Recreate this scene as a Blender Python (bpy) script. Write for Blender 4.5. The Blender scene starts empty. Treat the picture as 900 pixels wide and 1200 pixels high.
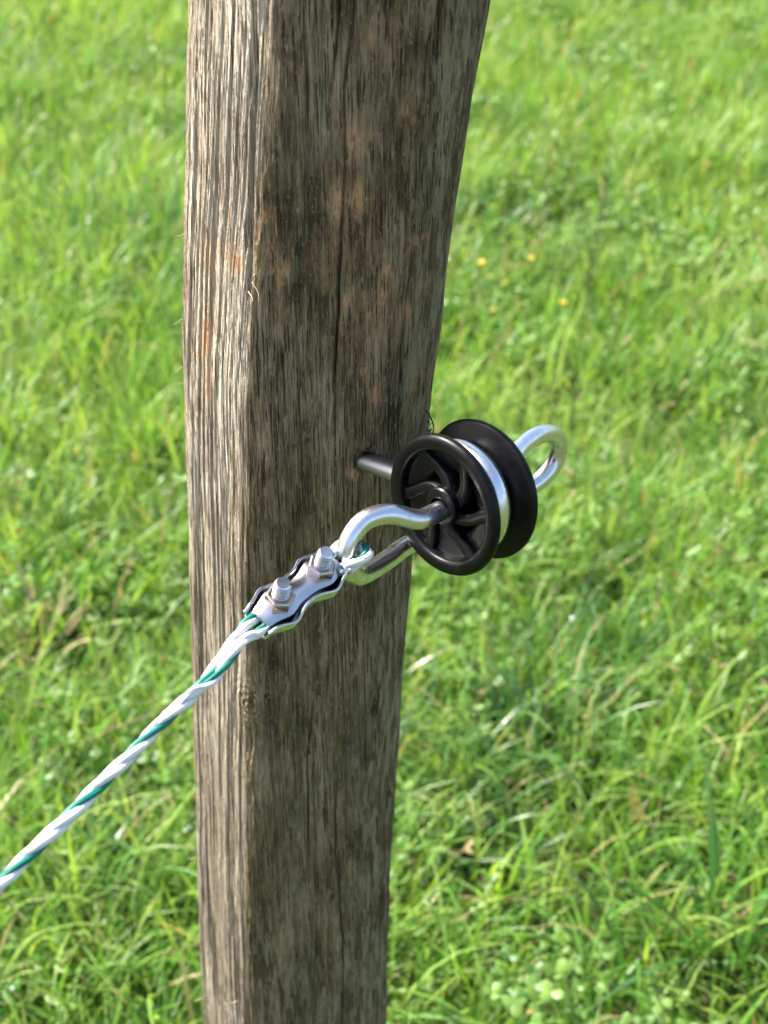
import bpy, bmesh, math, random
import numpy as np
from mathutils import Vector, Matrix

R = math.radians
scene = bpy.context.scene
COL = scene.collection
random.seed(4)

# ------------------------------------------------------------------ camera
cam_d = bpy.data.cameras.new('camera')
cam_d.sensor_fit = 'VERTICAL'
cam_d.sensor_height = 24.0
cam_d.lens = 34.0
cam_d.clip_start = 0.02
cam_d.clip_end = 600.0
cam_d.dof.use_dof = True
cam_d.dof.focus_distance = 0.59
cam_d.dof.aperture_fstop = 8.6
cam = bpy.data.objects.new('camera', cam_d)
COL.objects.link(cam)
cam.location = (0, 0, 1.15)
cam.rotation_euler = (R(90 - 33.6), 0, 0)
scene.camera = cam

# ------------------------------------------------------------------ sky, sun, exposure
SUN_EL, SUN_AZ = 47.0, 295.0            # azimuth clockwise from +Y: from the left and behind the post
world = bpy.data.worlds.new('World')
scene.world = world
world.use_nodes = True
wn = world.node_tree.nodes
sky = wn.new('ShaderNodeTexSky')
sky.sky_type = 'NISHITA'
sky.sun_disc = False
sky.sun_elevation = R(SUN_EL)
sky.sun_rotation = R(SUN_AZ)
sky.dust_density = 3.5
sky.ozone_density = 0.6
world.node_tree.links.new(sky.outputs[0], wn['Background'].inputs[0])
wn['Background'].inputs[1].default_value = 0.13
sun_d = bpy.data.lights.new('sun', 'SUN')
sun_d.energy = 4.6
sun_d.angle = R(0.53)
sun_d.color = (1.0, 0.95, 0.87)
sun = bpy.data.objects.new('sun', sun_d)
COL.objects.link(sun)
sdir = Vector((math.sin(R(SUN_AZ)) * math.cos(R(SUN_EL)), math.cos(R(SUN_AZ)) * math.cos(R(SUN_EL)), math.sin(R(SUN_EL))))
sun.rotation_euler = sdir.to_track_quat('Z', 'Y').to_euler()
sun.location = sdir * 6

vs = scene.view_settings
vs.view_transform = 'Standard'
vs.look = 'None'
vs.exposure = 1.5
vs.gamma = 1.0
vs.use_curve_mapping = False
scene.cycles.use_denoising = True
scene.cycles.use_light_tree = False
scene.cycles.caustics_reflective = False
scene.cycles.caustics_refractive = False
scene.cycles.adaptive_threshold = 0.01
scene.cycles.sample_clamp_indirect = 1.5
scene.cycles.blur_glossy = 0.5
scene.cycles.max_bounces = 5
scene.cycles.diffuse_bounces = 2
scene.cycles.glossy_bounces = 3
scene.cycles.transmission_bounces = 4

# ------------------------------------------------------------------ helpers
def link(o, parent=None):
    COL.objects.link(o)
    if parent is not None:
        o.parent = parent
    return o

def tag(o, label=None, cat=None, group=None, kind=None):
    if label: o['label'] = label
    if cat: o['category'] = cat
    if group: o['group'] = group
    if kind: o['kind'] = kind
    return o

def empty(name, loc=(0, 0, 0)):
    o = bpy.data.objects.new(name, None)
    o.empty_display_size = 0.02
    o.location = loc
    COL.objects.link(o)
    return o

def mesh_obj(name, verts, faces, mat, parent=None, smooth=True, sharp=None):
    me = bpy.data.meshes.new(name)
    me.from_pydata([tuple(v) for v in verts], [], [tuple(f) for f in faces])
    me.update()
    if smooth:
        me.polygons.foreach_set('use_smooth', [True] * len(me.polygons))
    me.materials.append(mat)
    o = bpy.data.objects.new(name, me)
    if sharp is not None:
        me.set_sharp_from_angle(angle=R(sharp))
    link(o, parent)
    if parent is not None:
        o.matrix_parent_inverse = Matrix.Translation(-Vector(parent.location))
    return o

class MB:
    """collects vertices and faces of ONE mesh"""
    def __init__(s): s.v, s.f = [], []
    def add(s, v, f):
        k = len(s.v)
        s.v += [Vector(p) for p in v]
        s.f += [tuple(i + k for i in q) for q in f]
    def build(s, name, mat, parent=None, smooth=True, sharp=None):
        return mesh_obj(name, s.v, s.f, mat, parent, smooth, sharp)

def catmull(pts, n=8, closed=False):
    pts = [Vector(p) for p in pts]
    out = []
    m = len(pts)
    rng = range(m) if closed else range(m - 1)
    for i in rng:
        if closed:
            p0, p1, p2, p3 = pts[i - 1], pts[i], pts[(i + 1) % m], pts[(i + 2) % m]
        else:
            p0, p1, p2, p3 = pts[max(i - 1, 0)], pts[i], pts[i + 1], pts[min(i + 2, m - 1)]
        for k in range(n):
            t = k / n
            out.append(0.5 * ((2 * p1) + (p2 - p0) * t + (2 * p0 - 5 * p1 + 4 * p2 - p3) * t * t + (3 * p1 - p0 - 3 * p2 + p3) * t ** 3))
    if not closed:
        out.append(pts[-1])
    return out

def frames(path, closed=False):
    n = len(path)
    tans = []
    for i in range(n):
        a = path[i - 1] if (closed or i > 0) else path[0]
        b = path[(i + 1) % n] if (closed or i < n - 1) else path[-1]
        tans.append((b - a).normalized())
    up = Vector((0, 0, 1))
    if abs(tans[0].dot(up)) > 0.9: up = Vector((1, 0, 0))
    nrm = (up - tans[0] * up.dot(tans[0])).normalized()
    fr = []
    for i in range(n):
        if i:
            q = tans[i - 1].rotation_difference(tans[i])
            nrm = (q @ nrm)
            nrm = (nrm - tans[i] * nrm.dot(tans[i])).normalized()
        fr.append((tans[i], nrm, tans[i].cross(nrm)))
    return fr

def tube(path, rad, seg=14, closed=False, caps=True):
    fr = frames(path, closed)
    n = len(path)
    v, f = [], []
    for i in range(n):
        r = rad(i / (n - 1)) if callable(rad) else rad
        for k in range(seg):
            a = 2 * math.pi * k / seg
            v.append(path[i] + fr[i][1] * (math.cos(a) * r) + fr[i][2] * (math.sin(a) * r))
    rows = n if closed else n - 1
    off = 0
    if closed:   # match the twist of the frame at the seam
        d = fr[-1][1].rotation_difference(fr[0][1])
        a = math.atan2(fr[-1][1].dot(fr[0][2]), fr[-1][1].dot(fr[0][1]))
        off = int(round(a / (2 * math.pi) * seg))
    for i in range(rows):
        j = (i + 1) % n
        o = off if (closed and j == 0) else 0
        for k in range(seg):
            f.append((i * seg + k, i * seg + (k + 1) % seg, j * seg + (k + 1 + o) % seg, j * seg + (k + o) % seg))
    if caps and not closed:
        f.append(tuple(range(seg))[::-1])
        f.append(tuple((n - 1) * seg + k for k in range(seg)))
    return v, f

def lathe(profile, X, Y, Z, O, seg=96, closed=False):
    """profile of (radius, height) revolved about Z through O"""
    v, f = [], []
    m = len(profile)
    for k in range(seg):
        a = 2 * math.pi * k / seg
        d = X * math.cos(a) + Y * math.sin(a)
        for r, h in profile:
            v.append(O + d * r + Z * h)
    for k in range(seg):
        k2 = (k + 1) % seg
        for i in range(m if closed else m - 1):
            j = (i + 1) % m
            f.append((k * m + i, k2 * m + i, k2 * m + j, k * m + j))
    return v, f

# smooth value noise on a lattice, used for relief and scattering
def vnoise(x, y, seed=0):
    rs = np.random.RandomState(seed)
    T = rs.rand(256, 256)
    xi = np.floor(x).astype(int); yi = np.floor(y).astype(int)
    fx = x - xi; fy = y - yi
    fx = fx * fx * (3 - 2 * fx); fy = fy * fy * (3 - 2 * fy)
    a = T[xi % 256, yi % 256]; b = T[(xi + 1) % 256, yi % 256]
    c = T[xi % 256, (yi + 1) % 256]; d = T[(xi + 1) % 256, (yi + 1) % 256]
    return (a * (1 - fx) + b * fx) * (1 - fy) + (c * (1 - fx) + d * fx) * fy

def fbm(x, y, seed=0, octv=4):
    s = 0; amp = 0.5; tot = 0
    for i in range(octv):
        s = s + amp * vnoise(x * 2 ** i, y * 2 ** i, seed + i); tot += amp; amp *= 0.5
    return s / tot

# ------------------------------------------------------------------ materials
class NT:
    def __init__(s, name):
        s.m = bpy.data.materials.new(name); s.m.use_nodes = True
        s.t = s.m.node_tree; s.n = s.t.nodes; s.n.clear()
        s.out = s.n.new('ShaderNodeOutputMaterial')
    def node(s, typ, **kw):
        o = s.n.new('ShaderNode' + typ)
        for k, v in kw.items():
            if hasattr(o, k): setattr(o, k, v)
        return o
    def l(s, a, b): s.t.links.new(a, b)
    def ramp(s, fac, stops):
        r = s.node('ValToRGB')
        e = r.color_ramp.elements
        while len(e) < len(stops): e.new(0.5)
        for k, (p, c) in enumerate(stops):
            e[k].position = p
            e[k].color = (*c, 1) if hasattr(c, '__len__') else (c, c, c, 1)
        s.l(fac, r.inputs[0]); return r.outputs[0]
    def mix(s, fac, a, b, mode='MIX'):
        m = s.node('Mix', data_type='RGBA', blend_type=mode)
        for sock, val in ((m.inputs[0], fac), (m.inputs[6], a), (m.inputs[7], b)):
            if hasattr(val, 'is_linked'): s.l(val, sock)
            elif hasattr(val, '__len__'): sock.default_value = (*val, 1)
            else: sock.default_value = val
        return m.outputs[2]
    def math(s, op, a, b=0.0, clamp=False):
        m = s.node('Math', operation=op, use_clamp=clamp)
        for k, val in enumerate((a, b)):
            if hasattr(val, 'is_linked'): s.l(val, m.inputs[k])
            else: m.inputs[k].default_value = val
        return m.outputs[0]
    def noise(s, vec, scale, detail=4, rough=0.55, dist=0.0):
        n = s.node('TexNoise')
        n.inputs['Scale'].default_value = scale; n.inputs['Detail'].default_value = detail
        n.inputs['Roughness'].default_value = rough; n.inputs['Distortion'].default_value = dist
        if vec is not None: s.l(vec, n.inputs['Vector'])
        return n.outputs[0]
    def scaled(s, vec, sc):
        m = s.node('Mapping'); m.inputs['Scale'].default_value = sc
        s.l(vec, m.inputs['Vector']); return m.outputs[0]
    def bsdf(s, col, rough=0.5, metal=0.0, spec=0.5, normal=None):
        b = s.node('BsdfPrincipled')
        for nm, val in (('Base Color', col), ('Roughness', rough), ('Metallic', metal), ('Specular IOR Level', spec)):
            if hasattr(val, 'is_linked'): s.l(val, b.inputs[nm])
            elif hasattr(val, '__len__'): b.inputs[nm].default_value = (*val, 1)
            else: b.inputs[nm].default_value = val
        if normal is not None: s.l(normal, b.inputs['Normal'])
        return b
    def bump(s, h, strength=0.3, dist=0.001):
        b = s.node('Bump'); b.inputs['Strength'].default_value = strength; b.inputs['Distance'].default_value = dist
        s.l(h, b.inputs['Height']); return b.outputs[0]
    def done(s, sh): s.l(sh, s.out.inputs[0]); return s.m

def mat_wood():
    t = NT('weathered_wood')
    co = t.node('TexCoord').outputs['Object']
    at = t.node('Attribute', attribute_name='wear')      # R rubbed patch, G algae on the face and brown tone low on the pale side, B split planed side, A lichen
    sep = t.node('SeparateColor'); t.l(at.outputs['Color'], sep.inputs[0])
    rub, alg_low, fac, lich = sep.outputs[0], sep.outputs[1], sep.outputs[2], at.outputs['Alpha']
    fib = t.noise(t.scaled(co, (1, 1, 0.028)), 1400, 2, 0.6)                 # single fibres
    fib2 = t.noise(t.scaled(co, (1, 1, 0.016)), 560, 3, 0.62, 0.25)           # growth lines
    blot = t.noise(t.scaled(co, (1, 1, 0.28)), 70, 6, 0.66)
    blot2 = t.noise(t.scaled(co, (1, 1, 0.4)), 190, 5, 0.68)
    chip = t.noise(t.scaled(co, (1, 1, 0.07)), 640, 4, 0.7)                 # raised grey flakes
    speck = t.noise(t.scaled(co, (1, 1, 0.3)), 1100, 3, 0.7)
    # dark weathered faces
    base = t.ramp(blot, [(0.35, (0.045, 0.031, 0.017)), (0.44, (0.135, 0.092, 0.053)), (0.52, (0.24, 0.168, 0.10)), (0.63, (0.38, 0.285, 0.185))])
    base = t.mix(t.ramp(blot2, [(0.38, 0.5), (0.50, 0.0)]), base, (0.05, 0.037, 0.023))
    base = t.mix(t.ramp(chip, [(0.52, 0.0), (0.62, 0.6)]), base, t.mix(blot2, (0.26, 0.19, 0.12), (0.50, 0.40, 0.28)))
    base = t.mix(t.ramp(fib2, [(0.39, 0.6), (0.47, 0.0)]), base, (0.034, 0.024, 0.014))
    base = t.mix(t.ramp(fib, [(0.38, 0.9), (0.47, 0.0)]), base, (0.018, 0.013, 0.008))
    base = t.mix(t.ramp(speck, [(0.60, 0.0), (0.68, 0.6)]), base, (0.44, 0.34, 0.23))
    g = t.math('MULTIPLY', alg_low, t.ramp(blot2, [(0.42, 0.0), (0.6, 0.7)]))
    base = t.mix(g, base, (0.10, 0.088, 0.03))
    lm = t.math('MULTIPLY', lich, t.ramp(t.noise(t.scaled(co, (1, 1, 0.14)), 300, 5, 0.72), [(0.50, 0.0), (0.57, 0.85)]))
    base = t.mix(lm, base, t.mix(speck, (0.22, 0.18, 0.11), (0.43, 0.37, 0.255)))
    rm = t.math('MULTIPLY', rub, t.ramp(t.math('ADD', t.math('MULTIPLY', chip, 0.6), t.math('MULTIPLY', speck, 0.4)), [(0.42, 0.1), (0.50, 1.0)]))
    base = t.mix(rm, base, t.mix(blot2, (0.40, 0.17, 0.06), (0.62, 0.40, 0.24)))
    # pale ridged side
    fib3 = t.noise(t.scaled(co, (1, 1, 0.018)), 950, 3, 0.62, 0.2)
    pale = t.ramp(fib3, [(0.37, (0.09, 0.066, 0.045)), (0.43, (0.38, 0.31, 0.23)), (0.54, (0.66, 0.58, 0.465))])
    pale = t.mix(t.ramp(fib, [(0.35, 0.8), (0.45, 0.0)]), pale, (0.10, 0.066, 0.042))
    pale = t.mix(t.ramp(blot, [(0.42, 0.5), (0.55, 0.0)]), pale, (0.24, 0.17, 0.115))
    pale = t.mix(t.ramp(chip, [(0.54, 0.0), (0.64, 0.5)]), pale, (0.70, 0.63, 0.52))
    pale = t.mix(t.math('MULTIPLY', t.math('POWER', alg_low, 1.6), 0.6), pale, (0.17, 0.127, 0.087))  # pale side turns browner towards the bottom
    pale = t.mix(t.math('MULTIPLY', rub, 0.8), pale, (0.55, 0.29, 0.14))
    col = t.mix(fac, base, pale)
    h = t.math('ADD', t.math('MULTIPLY', fib, 0.9), t.math('ADD', t.math('MULTIPLY', chip, 1.0), t.math('ADD', fib2, t.math('MULTIPLY', speck, 0.6))))
    nrm = t.bump(h, 1.0, 0.0016)
    return t.done(t.bsdf(col, 0.86, 0, 0.2, nrm).outputs[0])

def mat_plastic():
    t = NT('black_plastic')
    co = t.node('TexCoord').outputs['Object']
    n = t.noise(co, 260, 4, 0.6)
    fine = t.noise(co, 2200, 2, 0.5)
    dust = t.noise(co, 900, 5, 0.7)
    col = t.mix(t.ramp(dust, [(0.64, 0.0), (0.8, 0.12)]), (0.0022, 0.0022, 0.0028), (0.06, 0.057, 0.05))
    rough = t.ramp(n, [(0.3, 0.30), (0.7, 0.46)])
    return t.done(t.bsdf(col, rough, 0, 0.22, t.bump(fine, 0.08, 0.0002)).outputs[0])

def mat_steel(name, col, r0, r1, stain=0.25, stcol=(0.32, 0.32, 0.33)):
    t = NT(name)
    co = t.node('TexCoord').outputs['Object']
    n = t.noise(co, 130, 5, 0.6)
    n2 = t.noise(co, 900, 4, 0.65)
    c = t.mix(t.ramp(n, [(0.46, 0.0), (0.66, stain)]), col, stcol)
    spots = t.noise(co, 480, 5, 0.75)
    c = t.mix(t.ramp(spots, [(0.60, 0.0), (0.72, 0.3)]), c, tuple(x * 0.55 for x in stcol))
    rough = t.math('ADD', t.ramp(n, [(0.3, r0), (0.72, r1)]), t.ramp(n2, [(0.5, 0.0), (0.75, 0.08)]))
    return t.done(t.bsdf(c, rough, 1.0, 0.5, t.bump(n2, 0.05, 0.0002)).outputs[0])

def mat_strand(name, col, col2):
    t = NT(name)
    uv = t.node('UVMap').outputs[0]
    f1 = t.noise(t.scaled(uv, (26, 9, 1)), 1.0, 3, 0.6)
    w = t.node('TexWave', wave_type='BANDS', bands_direction='X')
    w.inputs['Scale'].default_value = 3.2; w.inputs['Distortion'].default_value = 1.2
    t.l(t.scaled(uv, (1, 0.12, 1)), w.inputs['Vector'])
    c = t.mix(t.ramp(f1, [(0.3, 0.0), (0.75, 0.8)]), col, col2)
    h = t.math('ADD', w.outputs['Fac'], f1)
    b = t.bsdf(c, 0.42, 0, 0.45, t.bump(h, 0.35, 0.0003))
    b.inputs['Subsurface Weight'].default_value = 0.25
    b.inputs['Subsurface Radius'].default_value = (0.001, 0.001, 0.001)
    return t.done(b.outputs[0])

def mat_leaf(name, stops, transl=0.5, rough=0.42, dry=(0.42, 0.34, 0.17), gloss=0.5):
    """grass and herb leaves: colour differs leaf to leaf and patch to patch"""
    t = NT(name)
    at = t.node('Attribute', attribute_name='tint')
    sep = t.node('SeparateColor'); t.l(at.outputs['Color'], sep.inputs[0])
    oi = t.node('ObjectInfo').outputs['Random']
    pos = t.node('NewGeometry').outputs['Position']
    patch = t.noise(t.scaled(pos, (1, 0.8, 0.1)), 1.7, 3, 0.6)
    k = t.math('ADD', t.math('MULTIPLY', sep.outputs[0], 0.5), t.math('ADD', t.math('MULTIPLY', oi, 0.25), t.math('MULTIPLY', patch, 0.5)))
    col = t.ramp(t.math('MULTIPLY', k, 0.85), stops)
    col = t.mix(sep.outputs[1], col, dry)
    b = t.bsdf(col, rough, 0, gloss)
    tr = t.node('BsdfTranslucent')
    tc = t.mix(1.0, col, (1.33, 1.26, 0.6), 'MULTIPLY')
    t.l(tc, tr.inputs[0])
    ms = t.node('MixShader'); ms.inputs[0].default_value = transl
    t.l(b.outputs[0], ms.inputs[1]); t.l(tr.outputs[0], ms.inputs[2])
    return t.done(ms.outputs[0])

def mat_ground():
    t = NT('meadow_soil')
    pos = t.node('NewGeometry').outputs['Position']
    n = t.noise(pos, 9, 6, 0.65)
    n2 = t.noise(pos, 90, 5, 0.7)
    near = t.mix(t.ramp(n2, [(0.35, 0.0), (0.65, 1.0)]), (0.035, 0.04, 0.014), (0.11, 0.10, 0.05))
    near = t.mix(t.ramp(n, [(0.4, 0.0), (0.6, 0.9)]), near, (0.05, 0.095, 0.02))
    far = t.mix(t.noise(pos, 0.5, 6, 0.6), (0.075, 0.16, 0.022), (0.16, 0.25, 0.05))
    sx = t.node('SeparateXYZ'); t.l(pos, sx.inputs[0])
    fy = t.ramp(t.math('MULTIPLY', sx.outputs[1], 0.05), [(0.45, 0.0), (0.7, 1.0)])
    return t.done(t.bsdf(t.mix(fy, near, far), 0.95, 0, 0.1, t.bump(n2, 0.6, 0.01)).outputs[0])

def mat_plain(name, col, rough=0.5, spec=0.4, var=0.25, scale=300, transl=0):
    t = NT(name)
    co = t.node('TexCoord').outputs['Object']
    n = t.noise(co, scale, 4, 0.6)
    c = t.mix(t.math('MULTIPLY', n, var * 2), col, tuple(x * 0.45 for x in col))
    b = t.bsdf(c, rough, 0, spec)
    if not transl: return t.done(b.outputs[0])
    tr = t.node('BsdfTranslucent'); t.l(c, tr.inputs[0])
    ms = t.node('MixShader'); ms.inputs[0].default_value = transl
    t.l(b.outputs[0], ms.inputs[1]); t.l(tr.outputs[0], ms.inputs[2])
    return t.done(ms.outputs[0])

WOOD = mat_wood()
PLASTIC = mat_plastic()
STEEL = mat_steel('bright_zinc_steel', (0.78, 0.79, 0.82), 0.23, 0.35, 0.35, (0.45, 0.46, 0.48))
DULL = mat_steel('dull_zinc_steel', (0.38, 0.39, 0.42), 0.36, 0.5, 0.5, (0.22, 0.22, 0.23))
NUT = mat_steel('nut_steel_brown_reflection', (0.50, 0.43, 0.40), 0.16, 0.26, 0.3, (0.36, 0.30, 0.28))  # brown in the base colour stands in for the post's reflection
PLATE = mat_steel('pressed_zinc_plate', (0.66, 0.66, 0.67), 0.14, 0.24, 0.3, (0.55, 0.55, 0.60))
WHITE = mat_strand('white_polythene_strand', (0.86, 0.85, 0.84), (0.70, 0.70, 0.71))
GREEN = mat_strand('green_polythene_strand', (0.0, 0.20, 0.145), (0.0, 0.11, 0.08))
GRASS = mat_leaf('grass_leaf', [(0.27, (0.042, 0.14, 0.02)), (0.48, (0.14, 0.315, 0.042)), (0.68, (0.28, 0.43, 0.08)), (0.88, (0.41, 0.51, 0.15))], 0.46, 0.42, gloss=0.45)
HERB = mat_leaf('herb_leaf', [(0.25, (0.06, 0.15, 0.026)), (0.5, (0.135, 0.265, 0.05)), (0.75, (0.22, 0.36, 0.08)), (0.9, (0.28, 0.41, 0.11))], 0.42, 0.42, gloss=0.5)
SEDGE = mat_leaf('blue_green_leaf', [(0.25, (0.04, 0.12, 0.03)), (0.6, (0.085, 0.205, 0.055)), (0.9, (0.15, 0.29, 0.08))], 0.35, 0.32, gloss=0.6)
SOIL = mat_ground()
PETAL = mat_plain('yellow_petal', (0.85, 0.68, 0.04), 0.35, 0.5, 0.1, transl=0.3)
STEM = mat_plain('green_stem', (0.13, 0.24, 0.05), 0.5, transl=0.2)
STRAW = mat_plain('dry_straw', (0.50, 0.39, 0.23), 0.7, 0.2, 0.4, 120, 0.2)
DARKSTALK = mat_plain('brown_stalk', (0.07, 0.06, 0.03), 0.8, 0.2, 0.3)
SPLINTER = mat_plain('pale_splinter', (0.66, 0.50, 0.30), 0.7, 0.2, 0.3)
HAIR = mat_plain('black_hair', (0.012, 0.011, 0.01), 0.5, 0.4, 0.1)

# ------------------------------------------------------------------ ground
def gheight(x, y):
    return (fbm(np.asarray(x) * 1.3 + 40, np.asarray(y) * 1.3 + 40, 11, 3) - 0.5) * 0.07

def build_ground():
    xs = np.concatenate([np.linspace(-260, -8, 12), np.linspace(-7.5, 7.5, 91), np.linspace(8, 260, 12)])
    ys = np.concatenate([np.linspace(-120, -4, 8), np.linspace(-3.5, 14, 106), np.linspace(15, 400, 14)])
    X, Y = np.meshgrid(xs, ys)
    Z = gheight(X, Y)
    v = np.stack([X, Y, Z], -1).reshape(-1, 3)
    nx, ny = len(xs), len(ys)
    f = [(j * nx + i, j * nx + i + 1, (j + 1) * nx + i + 1, (j + 1) * nx + i) for j in range(ny - 1) for i in range(nx - 1)]
    o = mesh_obj('ground', v, f, SOIL)
    tag(o, 'soil of the meadow under the grass', 'ground', kind='structure')
build_ground()

# ------------------------------------------------------------------ fence post
PZ = [0.0, 0.402, 0.479, 0.55, 0.672, 0.752, 0.795, 0.844, 0.864, 0.904, 0.941, 0.976, 1.008, 1.24]
PXL = [-0.128, -0.1117, -0.1082, -0.1051, -0.0983, -0.0945, -0.0924, -0.0894, -0.0885, -0.0847, -0.0805, -0.0778, -0.0744, -0.052]
PXR = [-0.012, 0.0005, 0.0015, 0.0033, 0.0086, 0.0134, 0.0176, 0.0199, 0.0221, 0.0256, 0.0303, 0.0343, 0.0393, 0.067]
PY = 0.563

def build_post():
    plan = np.array([(-54, 26), (-55.5, 5), (-23.5, -39), (37, -42), (55, -15), (54, 22), (30, 46), (-28, 46)], float)
    dense = []
    for i in range(len(plan)):
        a, b = plan[i], plan[(i + 1) % len(plan)]
        n = max(2, int(np.linalg.norm(b - a) * 8))
        for k in range(n): dense.append(a + (b - a) * k / n)
    dense = np.array(dense)
    for _ in range(44):       # round the corners a little
        dense = 0.25 * (np.roll(dense, 12, 0) + np.roll(dense, -12, 0)) + 0.5 * dense
    dense[:, 0] -= (dense[:, 0].max() + dense[:, 0].min()) / 2
    dense[:, 0] *= 55.0 / dense[:, 0].max()
    seg = np.linalg.norm(np.roll(dense, -1, 0) - dense, axis=1)
    cum = np.concatenate([[0], np.cumsum(seg)]); per = cum[-1]
    # finer columns on the sides that face the path
    s_list = []; s = 0.0
    cl = np.concatenate([dense, dense[:1]])
    while s < per:
        s_list.append(s)
        yy = np.interp(s, cum, cl[:, 1])
        s += 0.42 if yy < 14 else 2.5
    S = np.array(s_list)
    bx = np.interp(S, cum, cl[:, 0]); by = np.interp(S, cum, cl[:, 1])
    tx = np.roll(bx, -1) - np.roll(bx, 1); ty = np.roll(by, -1) - np.roll(by, 1)
    ln = np.hypot(tx, ty); nx_, ny_ = ty / ln, -tx / ln
    Zs = np.concatenate([np.linspace(0.0, 0.37, 40), np.arange(0.371, 1.06, 0.001), np.linspace(1.062, 1.24, 30)])
    SS, ZZ = np.meshgrid(S, Zs)
    zm = ZZ * 1000
    fac = np.clip((-nx_ - 0.42) / 0.26, 0, 1) * np.clip((-by + 14) / 12, 0, 1)   # split, ridged side
    rfac = np.clip((nx_ - 0.45) / 0.3, 0, 1)
    F = np.broadcast_to(fac, SS.shape)
    warp = (fbm(SS / 60, zm / 160, 5, 3) - 0.5) * 9
    sw = SS + warp
    ridge = fbm(sw / 1.6, zm / 150, 21, 3)
    ridge = np.clip((ridge - 0.38) / 0.22, 0, 1)
    fine = fbm(sw / 1.5, zm / 45, 31, 3) - 0.5
    mid = fbm(sw / 7.0, zm / 110, 41, 4) - 0.5
    big = fbm(sw / 26.0, zm / 210, 51, 3) - 0.5
    groove = np.clip((fbm(sw / 0.9, zm / 80, 23, 2) - 0.36) / 0.22, 0, 1)
    d = F * ((ridge - 1) * 0.85 + (groove - 1) * 0.55 + fine * 0.6) + (1 - F) * (fine * 0.8 + mid * 1.5) + big * 4.0
    flake = fbm(sw / 4.0, zm / 14, 61, 3)
    d += (1 - F) * np.clip((flake - 0.56) / 0.1, 0, 1) * 0.35
    xr_ = np.broadcast_to(bx, SS.shape)
    front = np.broadcast_to(np.clip((-ny_ - 0.35) / 0.3, 0, 1), SS.shape)
    def crack(pts, width, depth, z0, z1, jit=1.2, seed=1, mask=front):
        pz = [p[1] for p in pts][::-1]; pxx = [p[0] for p in pts][::-1]
        path = np.interp(ZZ, pz, pxx) + (fbm(zm / 22, zm * 0 + 3.3, seed, 3) - 0.5) * 2 * jit
        wz = width * (0.45 + fbm(zm / 33, zm * 0 + 7.7, seed + 9, 2) * 1.1)
        e = np.clip((ZZ - z0) / 0.03, 0, 1) * np.clip((z1 - ZZ) / 0.03, 0, 1)
        e = e * np.clip((fbm(zm / 26, zm * 0 + 1.7, seed + 20, 3) - 0.30) / 0.25, 0.32, 1)
        return -depth * e * mask * np.exp(-((xr_ - path) / wz) ** 2)
    d += crack([(5.6, 1.0178), (6.3, 0.9877), (8.7, 0.9555), (9.9, 0.9247), (12.5, 0.8843), (14.2, 0.84)], 0.42, 5, 0.835, 1.3, 1.2, 3)
    d += crack([(-2, 1.2), (1.5, 0.99), (2, 0.97)], 0.35, 2.5, 0.965, 1.3, 1.0, 4)
    d += crack([(23.4, 0.6949), (23.8, 0.6217), (29.7, 0.5258), (31.3, 0.40)], 0.36, 3.2, 0.36, 0.66, 2.2, 5)
    d += crack([(12, 0.75), (9, 0.66), (10, 0.56)], 0.3, 2.0, 0.58, 0.70, 1.6, 6)
    d += crack([(32.7, 0.96), (39.1, 0.9212), (39.0, 0.8766), (39.5, 0.83)], 0.7, 3.5, 0.85, 0.955, 1.3, 7, 1.0 * front + 0.6 * rfac * (1 - front))
    d += crack([(-28.3, 1.0178), (-26.6, 0.9814), (-25.5, 0.9352), (-22.5, 0.8766)], 1.0, 4.5, 0.90, 1.3, 0.8, 8, 1.0 * (by < 0))
    d += crack([(37.2, 1.10), (37.2, 1.0178), (37.6, 0.9939)], 2.3, 9, 0.985, 1.3, 1.0, 9, 1.0 * (by < 0))
    d += crack([(47.4, 1.10), (46.9, 1.0178), (46.1, 1.006)], 1.6, 8, 0.998, 1.3, 0.8, 10, 1.0 * (by < 8))
    # drilled hole lip where the screw enters, and the small knot
    def blob(x, z, rx, rz, mask=front): return mask * np.exp(-((xr_ - x) / rx) ** 2 - ((zm - z * 1000) / rz) ** 2)
    d += -6.5 * blob(28.2, 0.8290, 6.0, 6.6) ** 3
    kr = np.hypot((xr_ + 20.5) / 1.0, (zm - 691.7) / 1.2)
    kn = np.exp(-(kr / 9) ** 2)
    d += kn * (1.2 + 0.4 * np.sin(kr * 2.2)) * (by < 0)
    # bulge of the left silhouette
    ctr = (np.interp(Zs, PZ, PXL) + np.interp(Zs, PZ, PXR)) / 2
    wid = (np.interp(Zs, PZ, PXR) - np.interp(Zs, PZ, PXL)) / 0.110
    px = (bx[None, :] * wid[:, None] + nx_[None, :] * d) / 1000 + ctr[:, None]
    py = (by[None, :] + ny_[None, :] * d) / 1000 + PY
    V = np.stack([px, py, ZZ], -1).reshape(-1, 3)
    nr, nc = SS.shape
    J, I = np.meshgrid(np.arange(nr - 1), np.arange(nc), indexing='ij')
    I2 = (I + 1) % nc
    Fq = np.stack([J * nc + I, J * nc + I2, (J + 1) * nc + I2, (J + 1) * nc + I], -1).reshape(-1, 4)
    me = bpy.data.meshes.new('fence_post')
    nv = len(V) + 1
    me.vertices.add(nv)
    top = np.array([[ctr[-1], PY, 1.243]])
    me.vertices.foreach_set('co', np.concatenate([V, top]).ravel())
    tri = np.array([((nr - 1) * nc + i, (nr - 1) * nc + (i + 1) % nc, nv - 1) for i in range(nc)])
    loops = np.concatenate([Fq.ravel(), tri.ravel()])
    me.loops.add(len(loops)); me.loops.foreach_set('vertex_index', loops)
    me.polygons.add(len(Fq) + len(tri))
    ls = np.concatenate([np.arange(len(Fq)) * 4, len(Fq) * 4 + np.arange(len(tri)) * 3])
    me.polygons.foreach_set('loop_start', ls)
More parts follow.
